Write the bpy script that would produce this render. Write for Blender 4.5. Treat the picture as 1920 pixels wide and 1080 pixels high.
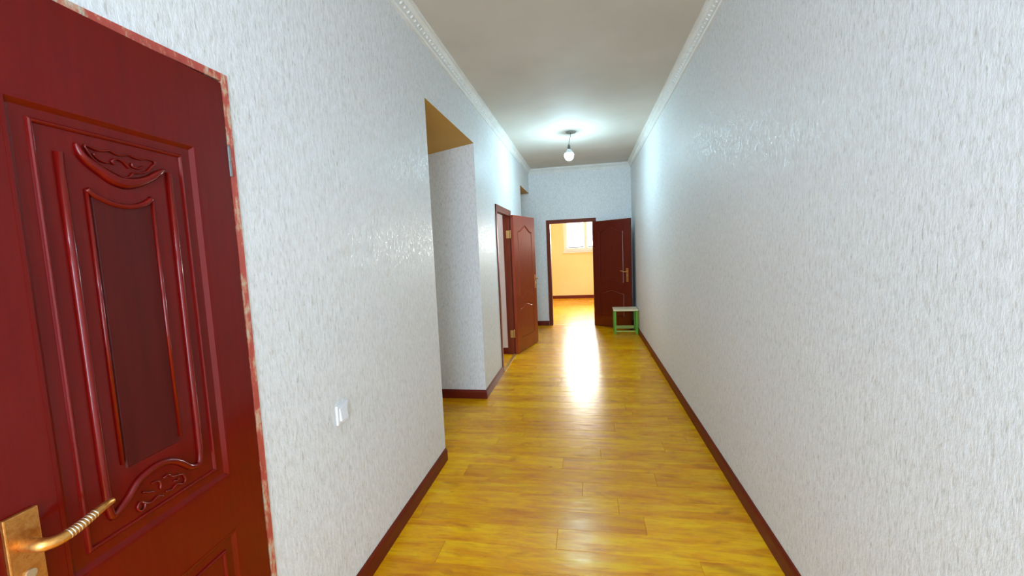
import bpy, bmesh, math, random
from mathutils import Vector, Matrix
random.seed(7)
S = bpy.context.scene
for o in list(bpy.data.objects):
    bpy.data.objects.remove(o)
COL = S.collection

# ------------------------------------------------------------------ camera
f_px = 783.7
cam_d = bpy.data.cameras.new('camera')
cam_d.sensor_width = 36.0
cam_d.lens = f_px * 36.0 / 1920.0
cam_d.clip_start = 0.02
cam = bpy.data.objects.new('camera', cam_d)
COL.objects.link(cam)
yaw, pitch, roll = 0.17735, -0.09057, 0.04358
F = Vector((-math.sin(yaw)*math.cos(pitch), math.cos(yaw)*math.cos(pitch), math.sin(pitch)))
R0 = Vector((math.cos(yaw), math.sin(yaw), 0)); U0 = R0.cross(F)
Rv = math.cos(roll)*R0 - math.sin(roll)*U0
Uv = math.sin(roll)*R0 + math.cos(roll)*U0
m = Matrix((Rv, Uv, -F)).transposed().to_4x4(); m.translation = Vector((0, 0, 1.53))
cam.matrix_world = m
S.camera = cam

# ------------------------------------------------------------------ world (overcast daylight seen through the window)
W = bpy.data.worlds.new('world'); S.world = W; W.use_nodes = True
wb = W.node_tree.nodes['Background']
wb.inputs[0].default_value = (0.86, 0.94, 1.0, 1); wb.inputs[1].default_value = 3.2

# ------------------------------------------------------------------ lights and exposure
def area(name, loc, rot, sx, sy, power, col):
    l = bpy.data.lights.new(name, 'AREA'); l.shape = 'RECTANGLE'; l.size = sx; l.size_y = sy
    l.energy = power; l.color = col
    o = bpy.data.objects.new(name, l); o.location = loc; o.rotation_euler = rot; COL.objects.link(o); return o
def point(name, loc, r, power, col):
    l = bpy.data.lights.new(name, 'POINT'); l.shadow_soft_size = r; l.energy = power; l.color = col
    o = bpy.data.objects.new(name, l); o.location = loc; COL.objects.link(o); return o
# daylight through the window of the room beyond the end door
area('window_daylight', (0.3, 13.2, 2.1), (math.radians(-90), 0, 0), 2.2, 1.4, 350, (1.0, 0.97, 0.92))
# assumed cool fill light and assumed second ceiling bulb behind the camera, unseen lights set in the side room and passage
area('assumed_rear_fill', (-0.1, -2.35, 1.35), (math.radians(90), 0, 0), 1.5, 1.9, 62, (0.60, 0.78, 1.0))  # unseen soft fill light added in front of the closed rear wall
point('assumed_rear_bulb', (-0.15, -1.2, 2.72), 0.06, 26, (0.58, 0.76, 1.0))  # unseen point light standing for an assumed bulb
point('side_room_fill', (-2.3, 5.2, 2.5), 0.06, 12, (0.9, 0.9, 1.0))  # unseen fill light, added to brighten the side room wall
point('passage_light', (-2.9, 3.45, 2.1), 0.08, 3, (0.75, 0.88, 1.0))  # unseen cool point light deep in the passage
BULB_STRENGTH = 225
vs = S.view_settings
vs.view_transform = 'Standard'; vs.look = 'None'; vs.gamma = 1.0; vs.use_curve_mapping = False
vs.exposure = 1.06
S.display_settings.display_device = 'sRGB'

# ------------------------------------------------------------------ materials
def srgb(r, g, b):
    f = lambda c: (c/255/12.92) if c/255 <= 0.04045 else ((c/255+0.055)/1.055)**2.4
    return (f(r), f(g), f(b), 1)
def newmat(name, col=(0.8, 0.8, 0.8, 1), rough=0.5, metal=0.0, coat=0.0, spec=0.5):
    mt = bpy.data.materials.new(name); mt.use_nodes = True
    p = mt.node_tree.nodes['Principled BSDF']
    p.inputs['Base Color'].default_value = col; p.inputs['Roughness'].default_value = rough
    p.inputs['Metallic'].default_value = metal; p.inputs['Coat Weight'].default_value = coat
    p.inputs['Coat Roughness'].default_value = 0.08
    p.inputs['Specular IOR Level'].default_value = spec
    return mt, mt.node_tree, p
def noise(nt, vec, scale, detail=4, rough=0.5, dist=0.0):
    n = nt.nodes.new('ShaderNodeTexNoise'); n.inputs['Scale'].default_value = scale
    n.inputs['Detail'].default_value = detail; n.inputs['Roughness'].default_value = rough
    n.inputs['Distortion'].default_value = dist
    nt.links.new(vec, n.inputs['Vector']); return n.outputs['Fac']
def mapping(nt, vec, sc, loc=(0, 0, 0)):
    n = nt.nodes.new('ShaderNodeMapping'); n.inputs['Scale'].default_value = sc; n.inputs['Location'].default_value = loc
    nt.links.new(vec, n.inputs['Vector']); return n.outputs['Vector']
def ramp(nt, fac, stops):
    n = nt.nodes.new('ShaderNodeValToRGB'); cr = n.color_ramp
    while len(cr.elements) < len(stops): cr.elements.new(0.5)
    for e, (p, c) in zip(cr.elements, stops): e.position = p; e.color = c
    nt.links.new(fac, n.inputs['Fac']); return n.outputs['Color']
def mix(nt, fac, a, b, mode='MIX'):
    n = nt.nodes.new('ShaderNodeMix'); n.data_type = 'RGBA'; n.blend_type = mode
    for sock, v in ((n.inputs['Factor'], fac), (n.inputs['A'], a), (n.inputs['B'], b)):
        if hasattr(v, 'default_value'): nt.links.new(v, sock)
        else: sock.default_value = v
    return n.outputs['Result']
def math_(nt, op, a, b=0.0):
    n = nt.nodes.new('ShaderNodeMath'); n.operation = op
    for i, v in enumerate((a, b)):
        if hasattr(v, 'default_value'): nt.links.new(v, n.inputs[i])
        else: n.inputs[i].default_value = v
    return n.outputs[0]
def bump(nt, p, h, strength, dist=0.01, slot='Normal'):
    n = nt.nodes.new('ShaderNodeBump'); n.inputs['Strength'].default_value = strength; n.inputs['Distance'].default_value = dist
    nt.links.new(h, n.inputs['Height']); nt.links.new(n.outputs['Normal'], p.inputs[slot])
def geo(nt):
    return nt.nodes.new('ShaderNodeNewGeometry').outputs['Position']
def objc(nt):
    return nt.nodes.new('ShaderNodeTexCoord').outputs['Object']

def wallpaper():
    mt, nt, p = newmat('embossed_wallpaper', rough=0.5)
    P = geo(nt)
    st = noise(nt, mapping(nt, P, (1, 1, 0.30)), 85, 5, 0.68, 0.25)          # vertical streaks
    fine = noise(nt, mapping(nt, P, (1, 1, 0.55)), 190, 3, 0.6)
    big = noise(nt, P, 3.0, 3)
    c = ramp(nt, st, [(0.28, srgb(205, 205, 200)), (0.45, srgb(224, 225, 224)), (0.60, srgb(233, 235, 236)), (0.76, srgb(245, 247, 250))])
    c = mix(nt, math_(nt, 'MULTIPLY', big, 0.15), c, srgb(216, 213, 204))
    # darker beige flecks
    fl = ramp(nt, noise(nt, mapping(nt, P, (1, 1, 0.22), (3, 5, 1)), 120, 2, 0.5), [(0.64, (0, 0, 0, 1)), (0.72, (1, 1, 1, 1))])
    c = mix(nt, math_(nt, 'MULTIPLY', fl, 0.55), c, srgb(176, 172, 158))
    nt.links.new(c, p.inputs['Base Color'])
    # shiny worms of vinyl
    sh = ramp(nt, noise(nt, mapping(nt, P, (1, 1, 0.4), (9, 2, 4)), 110, 3, 0.6), [(0.54, (0.62, 0.62, 0.62, 1)), (0.64, (0.26, 0.26, 0.26, 1))])
    nt.links.new(sh, p.inputs['Roughness'])
    h = math_(nt, 'ADD', st, math_(nt, 'MULTIPLY', fine, 0.35))
    bump(nt, p, h, 0.5, 0.004)
    return mt
def lacquer(name, dark, light, rough, coat, sc=(14, 14, 1.2), bumpy=0.05, spec=0.5):
    mt, nt, p = newmat(name, rough=rough, coat=coat, spec=spec)
    P = objc(nt)
    n = noise(nt, mapping(nt, P, sc), 3.0, 4, 0.6)
    nt.links.new(ramp(nt, n, [(0.3, dark), (0.7, light)]), p.inputs['Base Color'])
    bump(nt, p, noise(nt, P, 18, 3, 0.5), bumpy, 0.004)
    return mt
def worn_trim():
    mt, nt, p = newmat('peeling_red_trim', rough=0.4)
    P = geo(nt)
    n = noise(nt, mapping(nt, P, (1, 1, 0.45)), 26, 5, 0.7)
    c = ramp(nt, n, [(0.0, srgb(150, 45, 38)), (0.50, srgb(186, 80, 66)), (0.58, srgb(205, 150, 120)), (0.64, srgb(196, 188, 168)), (0.74, srgb(120, 60, 44))])
    nt.links.new(c, p.inputs['Base Color']); bump(nt, p, n, 0.6, 0.006)
    return mt
def laminate():
    mt, nt, p = newmat('golden_laminate', rough=0.2, spec=0.24)
    P = geo(nt)
    oi = nt.nodes.new('ShaderNodeObjectInfo').outputs['Random']
    off = nt.nodes.new('ShaderNodeCombineXYZ'); nt.links.new(math_(nt, 'MULTIPLY', oi, 37.0), off.inputs[0]); nt.links.new(math_(nt, 'MULTIPLY', oi, 11.0), off.inputs[1])
    va = nt.nodes.new('ShaderNodeVectorMath'); va.operation = 'ADD'; nt.links.new(P, va.inputs[0]); nt.links.new(off.outputs[0], va.inputs[1])
    V = va.outputs[0]
    g = noise(nt, mapping(nt, V, (0.16, 1, 1)), 17, 6, 0.62, 0.5)
    k = noise(nt, mapping(nt, V, (0.35, 1, 1), (4, 7, 0)), 11, 3, 0.55, 0.4)
    c = ramp(nt, g, [(0.26, srgb(196, 114, 0)), (0.40, srgb(230, 158, 0)), (0.56, srgb(244, 184, 2)), (0.74, srgb(250, 206, 22))])
    kn = ramp(nt, k, [(0.60, (0, 0, 0, 1)), (0.74, (1, 1, 1, 1))])
    c = mix(nt, math_(nt, 'MULTIPLY', kn, 0.55), c, srgb(164, 84, 0))
    fs = ramp(nt, noise(nt, mapping(nt, V, (0.09, 1, 1), (2, 3, 0)), 85, 4, 0.65, 0.3), [(0.50, (0, 0, 0, 1)), (0.68, (1, 1, 1, 1))])
    c = mix(nt, math_(nt, 'MULTIPLY', fs, 0.42), c, srgb(176, 92, 0))
    sp = ramp(nt, noise(nt, mapping(nt, V, (0.30, 1, 1), (8, 1, 0)), 26, 3, 0.6, 0.6), [(0.66, (0, 0, 0, 1)), (0.76, (1, 1, 1, 1))])
    c = mix(nt, math_(nt, 'MULTIPLY', sp, 0.6), c, srgb(136, 62, 0))
    tone = ramp(nt, oi, [(0.0, srgb(232, 216, 190)), (1.0, srgb(255, 255, 250))])
    c = mix(nt, 1.0, c, tone, 'MULTIPLY')
    nt.links.new(c, p.inputs['Base Color'])
    rr = ramp(nt, g, [(0.3, (0.31, 0.31, 0.31, 1)), (0.7, (0.21, 0.21, 0.21, 1))]); nt.links.new(rr, p.inputs['Roughness'])
    bump(nt, p, math_(nt, 'ADD', g, math_(nt, 'MULTIPLY', noise(nt, mapping(nt, P, (.6, 1, 1)), 14, 2), 1.6)), 0.16, 0.005)
    return mt
def plaster(name, a, b, rough=0.7, sc=1.3):
    mt, nt, p = newmat(name, rough=rough)
    P = geo(nt)
    nt.links.new(ramp(nt, noise(nt, P, sc, 3), [(0.35, a), (0.65, b)]), p.inputs['Base Color'])
    bump(nt, p, noise(nt, P, 60, 3), 0.08, 0.003)
    return mt
def brass():
    mt, nt, p = newmat('worn_brass', rough=0.32, metal=0.9)
    P = objc(nt)
    n = noise(nt, P, 60, 5, 0.7)
    nt.links.new(ramp(nt, n, [(0.35, srgb(196, 128, 62)), (0.6, srgb(224, 166, 92)), (0.75, srgb(150, 84, 40))]), p.inputs['Base Color'])
    bump(nt, p, n, 0.25, 0.002); return mt
M = {}
M['paper'] = wallpaper()
M['ceiling'] = plaster('ceiling_paint', srgb(204, 197, 184), srgb(214, 208, 196), 0.75)
M['cornice'] = plaster('cornice_foam', srgb(226, 224, 216), srgb(234, 232, 226), 0.5, 6)
M['soffit'] = plaster('soffit_amber_bounce', srgb(196, 150, 66), srgb(206, 162, 76), 0.7)  # amber light bounced off the floor is put into this colour
M['red'] = lacquer('crimson_lacquer', srgb(100, 6, 4), srgb(112, 10, 6), 0.2, 0.15, spec=0.3)
M['red_inner'] = lacquer('crimson_panel_lacquer', srgb(72, 12, 10), srgb(84, 16, 13), 0.38, 0.0, spec=0.22)
M['brown'] = lacquer('mahogany_lacquer', srgb(140, 48, 22), srgb(164, 64, 32), 0.34, 0.3)
M['dark_brown'] = lacquer('dark_mahogany_lacquer', srgb(88, 18, 4), srgb(106, 26, 6), 0.3, 0.2)
M['frame'] = lacquer('brown_frame_paint', srgb(106, 42, 16), srgb(124, 50, 20), 0.5, 0.0, spec=0.2)
M['base'] = lacquer('redbrown_baseboard', srgb(98, 26, 8), srgb(114, 34, 10), 0.42, 0.0, (2, 2, 14), spec=0.22)
M['trim'] = worn_trim()
M['floor'] = laminate()
M['gap'] = newmat('dark_joint', srgb(128, 78, 14), 0.6)[0]
M['strip'] = newmat('brass_threshold', srgb(214, 172, 96), 0.35, 0.6)[0]
M['yellow'] = plaster('cream_yellow_paint', srgb(246, 228, 176), srgb(250, 234, 188), 0.6)
M['white_wall'] = plaster('pale_room_paint', srgb(226, 220, 214), srgb(236, 230, 226), 0.6)
M['pvc'] = newmat('white_pvc', srgb(240, 242, 244), 0.3)[0]
M['plastic'] = newmat('white_switch_plastic', srgb(232, 234, 238), 0.25)[0]
M['brass'] = brass()
M['hinge'] = newmat('hinge_brass', srgb(186, 150, 84), 0.4, 0.6)[0]
M['grey'] = newmat('grey_metal', srgb(120, 120, 118), 0.4, 0.5)[0]
M['black'] = newmat('black_keyhole', srgb(20, 12, 8), 0.6)[0]
M['silver'] = newmat('silver_lock', srgb(216, 206, 186), 0.25, 0.8)[0]
M['green'] = newmat('lime_green_paint', srgb(92, 164, 20), 0.4)[0]
M['green_pale'] = newmat('pale_green_paint', srgb(168, 186, 84), 0.4)[0]
M['board'] = plaster('cream_board', srgb(226, 208, 172), srgb(236, 220, 188), 0.45, 9)
M['cable'] = newmat('grey_cable', srgb(92, 96, 92), 0.6)[0]
M['rose'] = newmat('grey_plastic', srgb(128, 132, 130), 0.6)[0]
gm = bpy.data.materials.new('window_glass'); gm.use_nodes = True
gn = gm.node_tree; gn.nodes.clear()
go = gn.nodes.new('ShaderNodeOutputMaterial'); gx = gn.nodes.new('ShaderNodeMixShader'); gt = gn.nodes.new('ShaderNodeBsdfTransparent'); gg = gn.nodes.new('ShaderNodeBsdfGlossy'); gf = gn.nodes.new('ShaderNodeFresnel')
gg.inputs['Roughness'].default_value = 0.02; gt.inputs[0].default_value = (0.97, 0.98, 0.98, 1); gf.inputs['IOR'].default_value = 1.35
gn.links.new(gf.outputs[0], gx.inputs[0]); gn.links.new(gt.outputs[0], gx.inputs[1]); gn.links.new(gg.outputs[0], gx.inputs[2]); gn.links.new(gx.outputs[0], go.inputs[0])
M['glass'] = gm
em = bpy.data.materials.new('lit_bulb_glass'); em.use_nodes = True
ep = em.node_tree.nodes['Principled BSDF']; ep.inputs['Base Color'].default_value = (1, 1, 1, 1)
ep.inputs['Emission Color'].default_value = (0.52, 0.83, 1.0, 1); ep.inputs['Emission Strength'].default_value = BULB_STRENGTH
M['bulb'] = em

# ------------------------------------------------------------------ helpers
def box(bm, a, b, bev=0.0):
    x0, y0, z0 = (min(a[i], b[i]) for i in range(3)); x1, y1, z1 = (max(a[i], b[i]) for i in range(3))
    v = [bm.verts.new(c) for c in ((x0,y0,z0),(x1,y0,z0),(x1,y1,z0),(x0,y1,z0),(x0,y0,z1),(x1,y0,z1),(x1,y1,z1),(x0,y1,z1))]
    fs = [bm.faces.new([v[i] for i in q]) for q in ((0,3,2,1),(4,5,6,7),(0,1,5,4),(1,2,6,5),(2,3,7,6),(3,0,4,7))]
    if bev:
        es = list({e for f_ in fs for e in f_.edges})
        bmesh.ops.bevel(bm, geom=es, offset=bev, segments=2, profile=0.5, affect='EDGES')
def obj(name, bm, mat, parent=None, kind=None, smooth=False, mw=None):
    bmesh.ops.recalc_face_normals(bm, faces=bm.faces)
    me = bpy.data.meshes.new(name); bm.to_mesh(me); bm.free()
    me.materials.append(mat)
    if smooth:
        for p in me.polygons: p.use_smooth = True
    o = bpy.data.objects.new(name, me); COL.objects.link(o)
    if parent: o.parent = parent
    if kind: o['kind'] = kind
    return o
def boxes(name, L, mat, parent=None, kind=None, bev=0.0):
    bm = bmesh.new()
    for a, b in L: box(bm, a, b, bev)
    return obj(name, bm, mat, parent, kind)
def empty(name, loc, rz=0, **k):
    o = bpy.data.objects.new(name, None); o.empty_display_size = 0.1
    o.location = loc; o.rotation_euler = (0, 0, rz); COL.objects.link(o)
    for a, b in k.items(): o[a] = b
    return o
def tag(o, **k):
    for a, b in k.items(): o[a] = b
    return o
def sweep(bm, path, w, hgt, closed=False, face=1, prof=None, base=0.0):
    """raised moulding along a path of (s, z[, width scale]) on the plane y=base; face is the side it rises to"""
    prof = prof or [(-0.5, 0), (-0.36, 0.66), (-0.12, 0.97), (0.12, 0.97), (0.36, 0.66), (0.5, 0)]
    n = len(path); rings = []
    for i in range(n):
        p = Vector(path[i][:2]); ws = path[i][2] if len(path[i]) > 2 else 1.0
        a = Vector(path[(i-1) % n][:2]) if (closed or i > 0) else None
        b = Vector(path[(i+1) % n][:2]) if (closed or i < n-1) else None
        d1 = (p-a).normalized() if a is not None else None; d2 = (b-p).normalized() if b is not None else None
        if d1 is None: d1 = d2
        if d2 is None: d2 = d1
        n1 = Vector((-d1.y, d1.x)); n2 = Vector((-d2.y, d2.x)); mm = n1+n2
        mm = n1 if mm.length < 1e-6 else mm.normalized()
        k = 1/max(0.45, mm.dot(n1))
        rings.append([bm.verts.new((p.x+mm.x*q*w*ws*k, base+face*hh*hgt*min(1, ws+0.2), p.y+mm.y*q*w*ws*k)) for q, hh in prof])
    for i in range(n if closed else n-1):
        r1, r2 = rings[i], rings[(i+1) % n]
        for j in range(len(prof)-1):
            bm.faces.new((r1[j], r1[j+1], r2[j+1], r2[j]))
        bm.faces.new((r1[-1], r1[0], r2[0], r2[-1]))
    if not closed:
        for r in (rings[0], rings[-1]):
            try: bm.faces.new(r)
            except Exception: pass
def slab(bm, outline, y0, y1, inset=0.0):
    """flat raised field: outline polygon extruded from y0 to y1, the top shrunk towards its centre"""
    cx = sum(p[0] for p in outline)/len(outline); cz = sum(p[1] for p in outline)/len(outline)
    lo = [bm.verts.new((p[0], y0, p[1])) for p in outline]
    def sh(p):
        v = Vector((cx-p[0], cz-p[1])); L = v.length
        return (p[0]+math.copysign(min(inset, abs(v.x)), v.x), p[1]+math.copysign(min(inset, abs(v.y)), v.y))
    hi = [bm.verts.new((sh(p)[0], y1, sh(p)[1])) for p in outline]
    n = len(lo)
    for i in range(n): bm.faces.new((lo[i], lo[(i+1) % n], hi[(i+1) % n], hi[i]))
    bm.faces.new(hi); bm.faces.new(list(reversed(lo)))
def smoothpath(pts, k=4):
    """Catmull-Rom through points (2 to 3 components)"""
    out = []; n = len(pts); dim = len(pts[0])
    for i in range(n-1):
        p0 = pts[max(0, i-1)]; p1 = pts[i]; p2 = pts[i+1]; p3 = pts[min(n-1, i+2)]
        for t in range(k):
            u = t/k
            out.append(tuple(0.5*((2*p1[d])+(-p0[d]+p2[d])*u+(2*p0[d]-5*p1[d]+4*p2[d]-p3[d])*u*u+(-p0[d]+3*p1[d]-3*p2[d]+p3[d])*u**3) for d in range(dim)))
    out.append(tuple(pts[-1])); return out
def tube(bm, pts, rads, seg=10, flat=1.0):
    rings = []
    n = len(pts); up = Vector((0, 0, 1))
    for i in range(n):
        p = Vector(pts[i]); d = (Vector(pts[min(n-1, i+1)])-Vector(pts[max(0, i-1)])).normalized()
        a = d.cross(up)
        if a.length < 1e-3: a = Vector((1, 0, 0))
        a.normalize(); b = a.cross(d).normalized(); r = rads[i] if isinstance(rads, (list, tuple)) else rads
        rings.append([bm.verts.new(p+a*math.cos(t)*r*flat+b*math.sin(t)*r) for t in (2*math.pi*j/seg for j in range(seg))])
    for r1, r2 in zip(rings, rings[1:]):
        for j in range(seg): bm.faces.new((r1[j], r1[(j+1) % seg], r2[(j+1) % seg], r2[j]))
    bm.faces.new(rings[0]); bm.faces.new(list(reversed(rings[-1])))
def lathe(bm, c, prof, seg=24):
    rings = [[bm.verts.new((c[0]+r*math.cos(2*math.pi*j/seg), c[1]+r*math.sin(2*math.pi*j/seg), c[2]+z)) for j in range(seg)] for r, z in prof]
    for r1, r2 in zip(rings, rings[1:]):
        for j in range(seg): bm.faces.new((r1[j], r1[(j+1) % seg], r2[(j+1) % seg], r2[j]))
    bm.faces.new(list(reversed(rings[0]))); bm.faces.new(rings[-1])

# ------------------------------------------------------------------ room shell
XL, XR, YE, ZC = -1.062, 0.869, 8.2435, 3.068
YR = -2.5
Y1, Y2, Y3, Y4, Y5 = 2.839, 4.12, 5.045, 5.975, 7.127      # passage, side door, far opening
ND0, ND1 = 0.462, 1.138                                    # near door opening
T = 0.10; XO = XL-T
ZS = 2.60
STR = 'structure'
# left corridor wall with its four openings
boxes('wall_left', [((XO, YR, 0), (XL, ND0, ZC)), ((XO, ND0, 2.085), (XL, ND1, ZC)), ((XO, ND1, 0), (XL, Y1, ZC)),
    ((XO, Y1, ZS), (XL, Y2, ZC)), ((XO, Y2, 0), (XL, Y3, ZC)), ((XO, Y3, 2.06), (XL, Y4, ZC)), ((XO, Y4, 0), (XL, Y5, ZC)),
    ((XO, Y5, ZS+.02), (XL, YE, ZC))], M['paper'], kind=STR)
boxes('wall_right', [((XR, YR, 0), (XR+T, YE, ZC))], M['paper'], kind=STR)
boxes('wall_rear', [((XO, YR-T, 0), (XR+T, YR, ZC))], M['paper'], kind=STR)
FD0, FD1 = -0.675, 0.137                                   # clear opening of the far door
boxes('wall_far', [((-2.7, YE, 0), (FD0-.035, YE+T, ZC+.1)), ((FD1+.035, YE, 0), (XR+T, YE+T, ZC+.1)), ((FD0-.035, YE, 2.04), (FD1+.035, YE+T, ZC+.1))], M['paper'], kind=STR)
boxes('ceiling', [((XO, YR, ZC), (XR+T, YE, ZC+.1))], M['ceiling'], kind=STR)
# passage on the left: far side wall, near side wall, end, low ceiling tinted with floor bounce, falling slightly to the left
boxes('wall_passage_far', [((-3.3, Y2, 0), (XO, Y2+T, 2.75))], M['paper'], kind=STR)
boxes('wall_passage_near', [((-3.3, Y1-T, 0), (XO, Y1, 2.75))], M['paper'], kind=STR)
boxes('wall_passage_end', [((-3.4, Y1-T, 0), (-3.3, Y2+T, 2.75))], M['paper'], kind=STR)
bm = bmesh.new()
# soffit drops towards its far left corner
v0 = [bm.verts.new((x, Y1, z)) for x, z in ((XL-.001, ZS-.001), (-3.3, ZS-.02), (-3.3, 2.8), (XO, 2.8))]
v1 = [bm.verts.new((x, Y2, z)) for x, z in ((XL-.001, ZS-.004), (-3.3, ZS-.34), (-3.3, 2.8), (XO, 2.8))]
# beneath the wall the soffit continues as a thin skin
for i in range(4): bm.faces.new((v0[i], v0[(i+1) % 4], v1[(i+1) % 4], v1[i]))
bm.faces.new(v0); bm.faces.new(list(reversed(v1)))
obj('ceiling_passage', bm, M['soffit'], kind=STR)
# side room behind the side door
boxes('wall_side_room_far', [((-3.3, Y4+.0, 0), (XO, Y4+T, 2.9))], M['white_wall'], kind=STR)
boxes('wall_side_room_left', [((-3.4, Y2+T, 0), (-3.3, Y4, 2.9))], M['white_wall'], kind=STR)
boxes('wall_side_room_near', [((-3.3, Y2+T, 0), (XO, Y2+T+.02, 2.9))], M['white_wall'], kind=STR)
boxes('ceiling_side_room', [((-3.3, Y2+T, 2.9), (XO, Y4, 3.0))], M['white_wall'], kind=STR)
# far opening at the end of the corridor
boxes('wall_nook_near', [((-2.7, Y5-T, 0), (XO, Y5, 2.8))], M['paper'], kind=STR)
boxes('wall_nook_left', [((-2.8, Y5-T, 0), (-2.7, YE+T, 2.8))], M['paper'], kind=STR)
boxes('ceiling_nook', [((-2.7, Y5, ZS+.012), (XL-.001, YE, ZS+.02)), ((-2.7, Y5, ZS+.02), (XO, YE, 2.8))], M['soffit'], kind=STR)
# closed room behind the near door
boxes('wall_near_room', [((XO-.9, ND0-.2, 0), (XO-.8, ND1+.3, 2.5)), ((XO-.8, ND0-.2, 0), (XO, ND0-.1, 2.5)), ((XO-.8, ND1+.2, 0), (XO, ND1+.3, 2.5)), ((XO-.9, ND0-.2, 2.5), (XO, ND1+.3, 2.6))], M['white_wall'], kind=STR)
# room beyond the far door
BY = 12.65; BXL, BXR = -3.0, 2.6
WX0, WX1, WZ0, WZ1 = -0.645, 1.25, 1.40, 2.56
boxes('wall_back_room', [((BXL-T, YE+T, 0), (BXL, BY+T, 3.1)), ((BXR, YE+T, 0), (BXR+T, BY+T, 3.1)),
    ((BXL, BY, 0), (WX0, BY+.25, 3.1)), ((WX1, BY, 0), (BXR, BY+.25, 3.1)), ((WX0, BY, 0), (WX1, BY+.25, WZ0)), ((WX0, BY, WZ1), (WX1, BY+.25, 3.1)),
    ((BXL, YE+T, 0), (FD0-.035, YE+T+.02, 3.1)), ((FD1+.035, YE+T, 0), (BXR, YE+T+.02, 3.1)), ((FD0-.035, YE+T, 2.04), (FD1+.035, YE+T+.02, 3.1))], M['yellow'], kind=STR)
boxes('ceiling_back_room', [((BXL-T, YE+T, 3.1), (BXR+T, BY+.25, 3.2))], M['white_wall'], kind=STR)
wn = empty('window_1', ((WX0+WX1)/2, BY+.1, WZ0), kind=STR, label='bright white-framed window in the yellow room beyond the far door', category='window')
def wbx(name, L, mat, par, **k):
    ox, oy, oz = wn.location
    return boxes(name, [((a[0]-ox, a[1]-oy, a[2]-oz), (b[0]-ox, b[1]-oy, b[2]-oz)) for a, b in L], mat, par, **k)
fw = .065
wf = wbx('window_frame', [((WX0, BY+.06, WZ0), (WX1, BY+.14, WZ0+fw)), ((WX0, BY+.06, WZ1-fw), (WX1, BY+.14, WZ1)), ((WX0, BY+.06, WZ0+fw), (WX0+fw, BY+.14, WZ1-fw)), ((WX1-fw, BY+.06, WZ0+fw), (WX1, BY+.14, WZ1-fw))], M['pvc'], wn)
nx = 3; cw_ = (WX1-WX0-2*fw)/nx
for i in range(nx):
    a = WX0+fw+i*cw_; b = a+cw_
    g = 0.045
    c = wbx('casement', [((a, BY+.05, WZ0+fw), (b, BY+.12, WZ0+fw+g)), ((a, BY+.05, WZ1-fw-g), (b, BY+.12, WZ1-fw)), ((a, BY+.05, WZ0+fw+g), (a+g, BY+.12, WZ1-fw-g)), ((b-g, BY+.05, WZ0+fw+g), (b, BY+.12, WZ1-fw-g))], M['pvc'], wn)
    wbx('pane', [((a+g, BY+.085, WZ0+fw+g), (b-g, BY+.091, WZ1-fw-g))], M['glass'], c)
    wbx('ledge_bar', [((a+g+.03, BY+.03, WZ0+fw+.052), (b-g-.03, BY+.049, WZ0+fw+.085))], M['grey'], c)
wbx('window_sill', [((WX0-.03, BY-.05, WZ0-.03), (WX1+.03, BY+.06, WZ0))], M['pvc'], wn)

# ------------------------------------------------------------------ floor with planks
fl = boxes('floor', [((-3.4, YR-T, -0.12), (BXR+T, BY+T, -0.009))], M['gap'], kind=STR)
PW, PL = 0.158, 1.28
pid = 0
mesh_cache = {}
def plank(x0, x1, y0, y1):
    g = .0004; L = round(x1-x0, 4); Wd = round(y1-y0, 4)
    if (L, Wd) not in mesh_cache:
        bm = bmesh.new(); b = .0011
        lo = [bm.verts.new(c) for c in ((g, g, -.009), (L-g, g, -.009), (L-g, Wd-g, -.009), (g, Wd-g, -.009))]
        mi = [bm.verts.new(c) for c in ((g, g, -b), (L-g, g, -b), (L-g, Wd-g, -b), (g, Wd-g, -b))]
        hi = [bm.verts.new(c) for c in ((g+b, g+b, 0), (L-g-b, g+b, 0), (L-g-b, Wd-g-b, 0), (g+b, Wd-g-b, 0))]
        for A, B in ((lo, mi), (mi, hi)):
            for i in range(4): bm.faces.new((A[i], A[(i+1) % 4], B[(i+1) % 4], B[i]))
        bm.faces.new(hi)
        me = bpy.data.meshes.new('plank'); bm.normal_update(); bm.to_mesh(me); bm.free(); me.materials.append(M['floor'])
        mesh_cache[(L, Wd)] = me
    o = bpy.data.objects.new('plank', mesh_cache[(L, Wd)]); o.location = (x0, y0, 0); o.parent = fl; COL.objects.link(o)
y = -1.0; rows = 0; nplank = 0
bmr = bmesh.new()
while y < YE-1e-6:
    y1 = min(y+PW, YE+.1)
    lim = XL+.0
    xl = XL-.1 if (y1 > ND0 and y < ND1) else XL
    if y1 > Y1 and y < Y2: xl = -3.3
    if y1 > Y3-.05 and y < Y4: xl = -1.9
    if y1 > Y5: xl = -2.0
    off = (rows*0.47) % PL if rows % 3 else (rows*0.31+.2) % PL
    x = -4.0+off
    cuts = []
    while x < XR:
        a, b = max(x, xl), min(x+PL, XR)
        if b-a > .02: cuts.append((a, b))
        x += PL
    for a, b in cuts:
        plank(a, b, y, y1); nplank += 1
    y = y1; rows += 1
YF = y
# boards outside the corridor and beyond the far door are too fine to pick apart: one joined mesh
rb = random.Random(3)
def fill(x0, x1, ya, yb):
    yy = ya; r = 0
    while yy < yb-1e-6:
        y2 = min(yy+PW, yb); x = x0-rb.random()*PL; r += 1
        while x < x1:
            a, b = max(x, x0), min(x+PL, x1)
            if b-a > .02: box(bmr, (a+.0008, yy+.0008, -.009), (b-.0008, y2-.0008, 0))
            x += PL
        yy = y2
fill(BXL, BXR, YF, BY); fill(XL, XR, YR, -1.0); fill(-3.3, -1.9, Y2+T, Y4); fill(-2.7, -2.0, Y5, YE)
obj('board', bmr, M['floor'], fl, kind='stuff')

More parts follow.
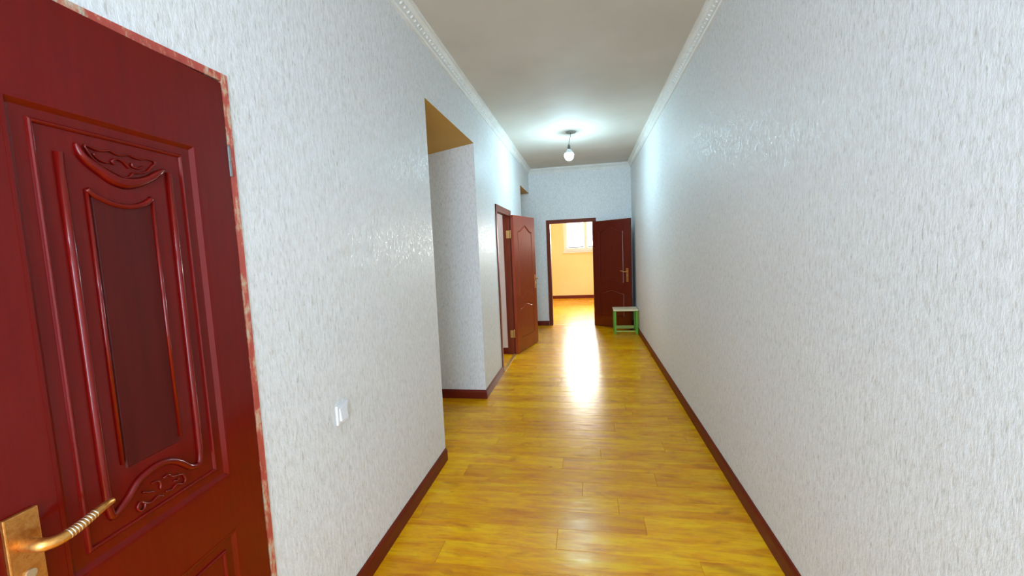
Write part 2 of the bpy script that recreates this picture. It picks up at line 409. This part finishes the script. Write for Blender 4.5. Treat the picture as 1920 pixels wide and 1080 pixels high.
# ------------------------------------------------------------------ baseboards (swept profile, mitred)
BH, BT = 0.093, 0.014
def baseb(name, path, side=1):
    """path of (x, y); the board stands to the given side of the path"""
    bm = bmesh.new(); n = len(path); rings = []
    prof = [(0, 0), (BT, 0), (BT, BH*.72), (BT*.75, BH*.86), (BT*.4, BH*.95), (BT*.35, BH), (0, BH)]
    for i in range(n):
        p = Vector(path[i]); d1 = (p-Vector(path[i-1])).normalized() if i else None
        d2 = (Vector(path[i+1])-p).normalized() if i < n-1 else None
        d1 = d1 or d2; d2 = d2 or d1
        n1 = Vector((-d1.y, d1.x))*side; n2 = Vector((-d2.y, d2.x))*side; mm = (n1+n2).normalized(); k = 1/mm.dot(n1)
        rings.append([bm.verts.new((p.x+mm.x*o_*k, p.y+mm.y*o_*k, z)) for o_, z in prof])
    for r1, r2 in zip(rings, rings[1:]):
        for j in range(len(prof)): bm.faces.new((r1[j], r1[(j+1) % len(prof)], r2[(j+1) % len(prof)], r2[j]))
    bm.faces.new(rings[0]); bm.faces.new(list(reversed(rings[-1])))
    return obj(name, bm, M['base'], kind=STR)
CW = .07
baseb('baseboard_right', [(XR, YR), (XR, YE)], 1)
baseb('baseboard_left', [(XL, ND1+.024), (XL, Y1)], -1)
baseb('baseboard_passage', [(-3.3, Y2), (XL, Y2), (XL, Y3-CW+.012)], -1)
baseb('baseboard_left_far', [(XL, Y4+CW-.01), (XL, Y5)], -1)
baseb('baseboard_far', [(-2.7, YE), (FD0-.075, YE)], -1)
baseb('baseboard_far_right', [(FD1+.075, YE), (XR-BT, YE)], -1)
baseb('baseboard_side_room', [(-3.3, Y4), (XO-.002, Y4)], -1)
baseb('baseboard_back_room', [(BXL, BY), (BXR, BY)], -1)

# ------------------------------------------------------------------ cornice
def cornice(name, A, B, inw):
    """cove moulding between wall and ceiling; A, B wall-line ends; inw the inward direction"""
    A = Vector(A); B = Vector(B); d = (B-A).normalized(); inw = Vector(inw)
    CWd, CH = .068, .098
    prof = [(0, -CH), (.010, -CH), (.012, -CH+.012), (.018, -CH+.018), (.020, -CH+.040), (.032, -.036), (.050, -.022), (.056, -.020), (.058, -.010), (CWd, -.008), (CWd, 0), (0, 0)]
    bm = bmesh.new(); rr = []
    for P, s in ((A, 1), (B, -1)):
        rr.append([bm.verts.new((P.x+inw.x*o_, P.y+inw.y*o_, ZC+z)) for o_, z in prof])
    n = len(prof)
    for j in range(n): bm.faces.new((rr[0][j], rr[0][(j+1) % n], rr[1][(j+1) % n], rr[1][j]))
    bm.faces.new(rr[0]); bm.faces.new(list(reversed(rr[1])))
    c = obj(name, bm, M['cornice'], kind=STR)
    # slanted leaf beads pressed along the cove
    bm = bmesh.new(); L = (B-A).length; k = int(L/.052)
    for i in range(k):
        t = (i+.5)*L/k
        c0 = A+d*t+inw*.0245
        bmv = bmesh.ops.create_icosphere(bm, subdivisions=1, radius=1)['verts']
        nrm = Vector((inw.x*.707, inw.y*.707, -.707)); up = Vector((inw.x*.707, inw.y*.707, .707))
        a1 = (Vector((d.x, d.y, 0))*.6+up*.8).normalized(); a2 = nrm.cross(a1)
        for v in bmv:
            q = v.co.copy(); v.co = Vector((c0.x, c0.y, ZC-.050))+a1*q.x*.021+a2*q.y*.012+nrm*q.z*.007
    o = obj('beading', bm, M['cornice'], c, kind='stuff', smooth=True)
    return c
cornice('trim_1', (XL, YR), (XL, YE), (1, 0))
cornice('trim_2', (XR, YR), (XR, YE), (-1, 0))
cornice('trim_3', (XL, YE), (XR, YE), (0, -1))

# ------------------------------------------------------------------ doors
def rect(x0, x1, z0, z1): return [(x0, z0), (x1, z0), (x1, z1), (x0, z1)]
def arch(x0, x1, zside, rise, n=20, shoulder=0.16):
    """ogee arch line from x0 to x1"""
    out = []
    for i in range(n+1):
        u = i/n; t = abs(2*u-1)
        k = 0.5*(1+math.cos(math.pi*min(1, t/(1-shoulder)))) 
        out.append((x0+(x1-x0)*u, zside+rise*k))
    return out
def panel_door_leaf(parent, Wd, Hh, mat, th=.04):
    z0 = .01; s0, s1 = .14, Wd-.14; rec = .008
    up = [(s1, 1.0), (s1, 1.80)] + list(reversed(arch(s0, s1, 1.80, .090)))[1:-1] + [(s0, 1.80), (s0, .83)] + arch(s0, s1, .82, .055)[1:-1] + [(s1, .83)]
    lo = [(s1, .21), (s1, .66)] + list(reversed(arch(s0, s1, .67, .055)))[1:-1] + [(s0, .66), (s0, .21)]
    bm = bmesh.new()
    box(bm, (0, -th/2+rec, z0), (Wd, th/2-rec, Hh))
    for fc in (1, -1):
        ya, yb = fc*(th/2-rec-.0005), fc*th/2
        es = []
        for loop in (rect(0, Wd, z0, Hh), up, lo):
            vv = [bm.verts.new((p[0], yb, p[1])) for p in loop]
            es += [bm.edges.new((vv[i], vv[(i+1) % len(vv)])) for i in range(len(vv))]
        r = bmesh.ops.triangle_fill(bm, use_beauty=True, use_dissolve=False, edges=es)
        for loop in (rect(0, Wd, z0, Hh), up, lo):
            A = [bm.verts.new((p[0], yb, p[1])) for p in loop]; B = [bm.verts.new((p[0], ya, p[1])) for p in loop]
            for i in range(len(A)): bm.faces.new((A[i], A[(i+1) % len(A)], B[(i+1) % len(A)], B[i]))
    lf = obj('door_leaf', bm, mat, parent)
    for nm, path in (('upper_panel', up), ('lower_panel', lo)):
        cx = (s0+s1)/2; zs = [p[1] for p in path]; cz = (min(zs)+max(zs))/2; hw = (s1-s0)/2; hh = (max(zs)-min(zs))/2; g = .016
        inn = [(cx+(p[0]-cx)*(1-g/hw), cz+(p[1]-cz)*(1-g/hh)) for p in path]
        pnl = bmesh.new()
        for fc in (1, -1): slab(pnl, inn, fc*(th/2-rec-.001), fc*(th/2-.001), .010)
        obj(nm, pnl, mat, lf)
    return lf
def handle(parent, s, z, face, y0, toward=-1, plate=(.044, .235), L=.125, mat=None, keyz=-.055):
    mat = mat or M['brass']
    hd = empty('door_handle', (0, 0, 0)); hd.parent = parent.parent
    rz = parent.rotation_euler.z; hd.rotation_euler = (0, 0, rz)
    hd.location = (parent.location.x+math.cos(rz)*s, parent.location.y+math.sin(rz)*s, z)
    w, hh = plate
    bm = bmesh.new(); box(bm, (-w/2, y0, -hh+.06), (w/2, y0+face*.009, .06), .002)
    obj('handle_plate', bm, mat, hd)
    bm = bmesh.new()
    pts = [(0, y0+face*.006, 0), (0, y0+face*.03, 0), (toward*.004, y0+face*.044, -.001), (toward*.018, y0+face*.053, -.002), (toward*L*.35, y0+face*.056, .001), (toward*L*.6, y0+face*.055, .007), (toward*L*.85, y0+face*.052, .012), (toward*L, y0+face*.046, .010)]
    pts = smoothpath(pts, 4)
    n = len(pts); rad = [(.0118 if i < n*.30 else .0112-.0052*(i/n-.30)/.70) for i in range(n)]
    tube(bm, pts, rad, 14)
    lv = obj('lever', bm, mat, hd, smooth=True)
    # fluting rings on the grip
    bm = bmesh.new()
    for k in range(9):
        u = n*.50+k*.80; i = int(u)
        if i+2 < n:
            a = Vector(pts[i]).lerp(Vector(pts[i+1]), u-i); d = (Vector(pts[i+1])-Vector(pts[i])).normalized()
            tube(bm, [a-d*.0013, a, a+d*.0013], [rad[i], rad[i]+.0006, rad[i+1]], 14)
    gr = obj('grip_ring', bm, M['silver'], hd, smooth=True)
    bm = bmesh.new(); ky = y0+face*.009
    seg = 14
    c = [bm.verts.new((.0085*math.cos(2*math.pi*j/seg), ky, keyz+.008*math.sin(2*math.pi*j/seg)-.0)) for j in range(seg)]
    c2 = [bm.verts.new((.0085*math.cos(2*math.pi*j/seg), ky+face*.004, keyz+.008*math.sin(2*math.pi*j/seg))) for j in range(seg)]
    for j in range(seg): bm.faces.new((c[j], c[(j+1) % seg], c2[(j+1) % seg], c2[j]))
    bm.faces.new(c2)
    box(bm, (-.005, ky, keyz-.034), (.005, ky+face*.003, keyz-.006))
    obj('lock_cylinder', bm, M['silver'], hd)
    return hd

# --- near door (crimson, carved)
dn = empty('door_1', (XL, 1.128, 0), 0, kind=STR, label='glossy crimson carved door ajar in the left wall beside the viewer', category='door')
ang = math.radians(4.0)
lz = math.atan2(-math.cos(ang), math.sin(ang))
Wd, Hh = .645, 2.062
bm = bmesh.new()
REC = .008
box(bm, (0, -.034, .01), (Wd, -REC, Hh))
P0, P1 = .121, .520
for a, b in (((0, .01), (P0, Hh)), ((P1, .01), (Wd, Hh)), ((P0, .01), (P1, .135)), ((P0, .735), (P1, .912)), ((P0, 1.848), (P1, Hh))):
    box(bm, (a[0], -REC-.001, a[1]), (b[0], 0, b[1]))
leaf1 = obj('door_leaf', bm, M['red'], dn); leaf1.rotation_euler = (0, 0, lz); leaf1.location = (.006, 0, 0)
bm = bmesh.new()
ed = [(-.5, 0), (-.5, 1.0), (-.1, 1.0), (.25, .62), (.5, .1), (.5, 0)]
# sloping edge of the two recesses
sweep(bm, rect(P0+.002, P1-.002, .914, 1.846), .018, .010, True, 1, [(-.5, 0), (-.5, 1), (-.1, .95), (.5, 0)], -REC-.001)
sweep(bm, rect(P0+.002, P1-.002, .137, .733), .018, .010, True, 1, [(-.5, 0), (-.5, 1), (-.1, .95), (.5, 0)], -REC-.001)
obj('recess_edge', bm, M['red'], leaf1)
bm = bmesh.new()
sweep(bm, rect(.160, .482, .947, 1.816), .010, .006, True, 1, base=-REC)
sweep(bm, rect(.160, .482, .172, .698), .010, .006, True, 1, base=-REC)
obj('outer_moulding', bm, M['red'], leaf1)
# inner moulding: two uprights joined by the wavy bottom rail
wave = [(.441, 1.765), (.440, 1.5), (.439, 1.1), (.438, 1.02), (.434, .992), (.427, .990), (.413, .998), (.394, 1.012), (.374, 1.032), (.354, 1.041), (.323, 1.047), (.290, 1.040), (.262, 1.022), (.240, .999), (.222, .990), (.207, .994), (.203, 1.02), (.202, 1.1), (.201, 1.5), (.200, 1.765)]
bm = bmesh.new(); sweep(bm, [wave[0], wave[1], wave[2]]+smoothpath(wave[3:17], 3)+[wave[17], wave[18], wave[19]], .017, .010, False, 1, base=-REC)
obj('inner_moulding', bm, M['red'], leaf1, smooth=True)
top_arc = smoothpath([(.398, 1.697), (.386, 1.686), (.368, 1.678), (.347, 1.671), (.321, 1.668), (.295, 1.671), (.272, 1.680), (.255, 1.693)], 3)
fld = [(.257, 1.09), (.385, 1.09), (.385, 1.1)] + [p for p in top_arc] + [(.257, 1.1)]
fld = [(.257, 1.075)]+list(reversed([(min(max(p[0], .257), .392), p[1]) for p in top_arc]))+[(.392, 1.075)]
q = [fld[0]]
for pnt in fld[1:]:
    if (Vector(pnt)-Vector(q[-1])).length > .003: q.append(pnt)
bm = bmesh.new(); slab(bm, q, -REC-.001, -REC+.003, .003)
obj('centre_panel', bm, M['red_inner'], leaf1)
bm = bmesh.new()
sweep(bm, [(p[0], p[1], 1.15) for p in top_arc], .012, .009, False, 1, base=-REC)
sweep(bm, [(.398, 1.697), (.398, 1.09)], .009, .006, False, 1, base=-REC)
sweep(bm, [(.255, 1.693), (.255, 1.09)], .010, .008, False, 1, base=-REC)
obj('centre_moulding', bm, M['red'], leaf1, smooth=True)
# crest: crescent band and scrollwork
bm = bmesh.new()
cres = [(.408, 1.790, .35), (.401, 1.769, .8), (.386, 1.754, 1.1), (.364, 1.740, 1.3), (.341, 1.727, 1.5), (.313, 1.722, 1.5), (.281, 1.729, 1.2), (.253, 1.742, 1.0), (.235, 1.755, .9), (.212, 1.771, .35)]
sweep(bm, smoothpath(cres, 4), .019, .012, False, 1, base=-REC)
obj('crest_band', bm, M['red'], leaf1, smooth=True)
bm = bmesh.new()
co = [(0.392, 1.789), (0.382, 1.788), (0.369, 1.784), (0.354, 1.785), (0.342, 1.789), (0.334, 1.786), (0.32, 1.783), (0.299, 1.789), (0.287, 1.785), (0.272, 1.784), (0.255, 1.788), (0.233, 1.785), (0.246, 1.772), (0.259, 1.757), (0.279, 1.75), (0.294, 1.748), (0.303, 1.737), (0.316, 1.734), (0.333, 1.739), (0.348, 1.746), (0.365, 1.753), (0.377, 1.763), (0.387, 1.777), (0.392, 1.789)]
sweep(bm, smoothpath(co, 2), .0048, .006, False, 1, base=-REC)
for L in ([(0.377, 1.775), (0.367, 1.765), (0.355, 1.761), (0.347, 1.762)], [(0.335, 1.76), (0.339, 1.767), (0.328, 1.773), (0.316, 1.771), (0.307, 1.764), (0.302, 1.758)], [(0.294, 1.771), (0.293, 1.763), (0.28, 1.761), (0.267, 1.768)]):
    sweep(bm, smoothpath(L, 3), .005, .006, False, 1, base=-REC)
obj('crest_scroll', bm, M['red'], leaf1, smooth=True)
bm = bmesh.new()
for L in ([(0.309, 0.972), (0.293, 0.967), (0.281, 0.974), (0.265, 0.965), (0.255, 0.970), (0.262, 0.990), (0.288, 0.998), (0.299, 1.010), (0.312, 1.008)],
          [(0.317, 0.964), (0.332, 0.973), (0.345, 0.968), (0.359, 0.972), (0.373, 0.984), (0.380, 0.975), (0.375, 0.963), (0.365, 0.965), (0.362, 0.976)],
          [(0.342, 1.011), (0.33, 1.010), (0.321, 1.001), (0.323, 0.986)], [(0.364, 1.003), (0.352, 0.995), (0.339, 0.990)], [(.286, .986), (.279, .982), (.273, .985)]):
    sweep(bm, smoothpath(L, 3), .0050, .006, False, 1, base=-REC)
obj('lower_scroll', bm, M['red'], leaf1, smooth=True)
handle(leaf1, .588, 1.040, 1, 0.0, -1, (.050, .235), .118)
# narrow worn frame strip set flush in the wallpaper
fr = empty('door_frame', (0, 0, 0)); fr.parent = dn
def rel(L, e): return [((a[0]-e.location.x, a[1]-e.location.y, a[2]), (b[0]-e.location.x, b[1]-e.location.y, b[2])) for a, b in L]
bm = bmesh.new()
for a, b in rel([((XL-.09, 1.134, 0), (XL+.004, 1.158, 2.094)), ((XL-.09, ND0-.03, 0), (XL+.004, ND0, 2.094)), ((XL-.09, ND0, 2.070), (XL+.004, 1.134, 2.094))], dn): box(bm, a, b, .002)
obj('jamb', bm, M['trim'], fr)
def hinge(par, x, y, z, h_=.09, r=.007, plate=None, mat=None):
    bm = bmesh.new()
    lathe(bm, (x, y, z), [(r, 0), (r, h_*.48), (r*.8, h_*.49), (r*.8, h_*.51), (r, h_*.52), (r, h_)], 12)
    lathe(bm, (x, y, z+h_), [(r*.6, 0), (r*.8, .004), (r*.3, .009)], 12)
    if plate: box(bm, *plate)
    return obj('hinge', bm, mat or M['hinge'], par)
hinge(dn, .005, .006, 1.79, .085, .0045, mat=M['grey']); hinge(dn, .006, .006, .25, .10, .0055, mat=M['grey'])
boxes('keeper_strip', rel([((XL-.07, ND0, 0.0), (XL-.05, ND0+.012, 2.07))], dn), M['black'], dn)

# --- side door
ds = empty('door_2', (XL, Y4, 0), 0, kind=STR, label='mahogany panelled door of the left wall, swung wide open into the corridor', category='door')
ds.location = (XL, Y4, 0)
JT = .03
jy0, jy1 = Y3, Y4
boxes('jamb', rel([((XO, jy0-.0, 0), (XL+.0, jy0+JT, 2.03)), ((XO, jy1-JT, 0), (XL, jy1, 2.03)), ((XO, jy0, 2.03), (XL, jy1, 2.06))], ds), M['frame'], ds)
boxes('casing', rel([((XL, jy0-.05, 0), (XL+.012, jy0+.012, 2.09)), ((XL, jy1-.012, 0), (XL+.012, jy1+.045, 2.09)), ((XL, jy0-.05, 2.012), (XL+.013, jy1+.045, 2.094))], ds), M['frame'], ds, bev=.002)
boxes('threshold', rel([((XL-.02, jy0+JT, 0), (XL+.02, jy1-JT, .005))], ds), M['strip'], ds)
a2 = math.radians(13.8)
leaf2 = panel_door_leaf(ds, .85, 2.028, M['brown'])
leaf2.location = (.034, -.028, 0); leaf2.rotation_euler = (0, 0, math.pi/2-a2)
handle(leaf2, .80, 1.06, 1, .02, -1, (.042, .22), .115); handle(leaf2, .80, 1.06, -1, -.02, -1, (.042, .22), .115)
hinge(ds, .006, -.034, 1.70, .11, .009, ((-.055, -.034, 1.70), (-.008, -.0305, 1.81)))
hinge(ds, .006, -.034, .25, .11, .009, ((-.055, -.034, .25), (-.008, -.0305, .36)))

# --- far door
de = empty('door_3', (FD1, YE, 0), 0, kind=STR, label='dark red-brown panelled door of the end wall, standing open towards the right', category='door')
boxes('jamb', rel([((FD0-.035, YE, 0), (FD0, YE+T+.02, 2.04)), ((FD1, YE, 0), (FD1+.035, YE+T+.02, 2.04)), ((FD0-.035, YE, 2.005), (FD1+.035, YE+T+.02, 2.04))], de), M['frame'], de)
boxes('casing', rel([((FD0-.072, YE-.014, 0), (FD0+.0, YE, 2.075)), ((FD1, YE-.014, 0), (FD1+.072, YE, 2.075)), ((FD0, YE-.014, 2.005), (FD1, YE, 2.075))], de), M['frame'], de)
boxes('threshold', rel([((FD0, YE-.01, 0), (FD1, YE+.03, .005))], de), M['strip'], de)
leaf3 = panel_door_leaf(de, .825, 2.0, M['dark_brown'])
a3 = math.radians(40)
leaf3.location = (.022, -.036, 0); leaf3.rotation_euler = (0, 0, -a3)
handle(leaf3, .755, 1.06, -1, -.02, -1, (.045, .25), .12); handle(leaf3, .755, 1.06, 1, .02, -1, (.045, .25), .12)
hinge(de, .006, -.022, 1.68, .10, .009); hinge(de, .006, -.022, .25, .10, .009)

# ------------------------------------------------------------------ light switch
sw = empty('light_switch', (XL, 1.598, .818), 0, label='white square light switch low on the left wall', category='switch')
bm = bmesh.new(); box(bm, (0, -.042, -.0), (.010, .042, .084), .003); obj('plate', bm, M['plastic'], sw)
bm = bmesh.new()
v = [bm.verts.new(c) for c in ((.009, -.027, .014), (.009, .027, .014), (.009, .027, .070), (.009, -.027, .070), (.018, -.025, .016), (.018, .025, .016), (.013, .025, .068), (.013, -.025, .068))]
for qd in ((0, 3, 2, 1), (4, 5, 6, 7), (0, 1, 5, 4), (1, 2, 6, 5), (2, 3, 7, 6), (3, 0, 4, 7)): bm.faces.new([v[i] for i in qd])
obj('rocker', bm, M['plastic'], sw)

# ------------------------------------------------------------------ hanging bulb
bx, by = -.150, 5.813
pb = empty('hanging_bulb', (bx, by, ZC), 0, label='lit bare bulb hanging on a short wire from the corridor ceiling', category='lamp')
bm = bmesh.new(); lathe(bm, (0, 0, -.016), [(.03, 0), (.062, .002), (.070, .008), (.070, .016)], 28); obj('ceiling_rose', bm, M['rose'], pb, smooth=False)
bm = bmesh.new(); tube(bm, smoothpath([(-.006, 0, -.012), (-.010, 0, -.06), (-.026, 0, -.12), (-.032, 0, -.165)], 4), .0032, 8); obj('wire', bm, M['cable'], pb, smooth=True)
bm = bmesh.new(); lathe(bm, (-.033, 0, -.225), [(.019, 0), (.020, .02), (.017, .045), (.010, .058), (.005, .066)], 20); obj('socket', bm, M['cable'], pb, smooth=True)
bm = bmesh.new()
lathe(bm, (-.034, 0, -.262), [(.059, -.020), (.056, -.008), (.048, .004), (.034, .020), (.022, .034), (.015, .044)], 28); obj('bulb_body', bm, M['plastic'], pb, smooth=True)
bm = bmesh.new()
prf = [(.058, -.022), (.061, -.034), (.060, -.056), (.052, -.081), (.036, -.101), (.016, -.110), (.003, -.112)]
lathe(bm, (-.034, 0, -.262), list(reversed(prf)), 28); obj('bulb', bm, M['bulb'], pb, smooth=True)

# ------------------------------------------------------------------ small green table by the far door
sx0, sx1, sy0, sy1, sh = .452, .846, 7.30, 7.62, .435
st = empty('small_table', ((sx0+sx1)/2, (sy0+sy1)/2, 0), 0, label='small lime green metal-framed table with a cream top beside the open far door', category='table')
cx, cy = st.location.x, st.location.y
LW = .036
def sbx(name, a, b, mat, bev=.002):
    bm = bmesh.new(); box(bm, (a[0]-cx, a[1]-cy, a[2]), (b[0]-cx, b[1]-cy, b[2]), bev); return obj(name, bm, mat, st)
sbx('tabletop', (sx0-.008, sy0-.01, sh-.024), (sx1+.008, sy1+.01, sh), M['board'])
for i, (ax, ay) in enumerate(((sx0, sy0), (sx1-LW, sy0), (sx0, sy1-LW), (sx1-LW, sy1-LW))):
    sbx('leg', (ax, ay, 0), (ax+LW, ay+LW, sh-.024), M['green'])
sbx('side_rail', (sx0, sy0+LW, sh-.045), (sx0+LW, sy1-LW, sh-.020), M['green'])
sbx('side_rail', (sx1-LW, sy0+LW, sh-.045), (sx1, sy1-LW, sh-.020), M['green'])
sbx('side_rail', (sx0, sy0+LW, .05), (sx0+LW, sy1-LW, .07), M['green'])
sbx('side_rail', (sx1-LW, sy0+LW, .05), (sx1, sy1-LW, .07), M['green'])
sbx('front_rail', (sx0+LW, sy0, .045), (sx1-LW, sy0+.02, .065), M['green_pale'])
sbx('back_rail', (sx0+LW, sy1-.02, .045), (sx1-LW, sy1, .10), M['green_pale'])
sbx('top_rail', (sx0+LW, sy0+.004, sh-.034), (sx1-LW, sy0+.02, sh-.020), M['green_pale'])
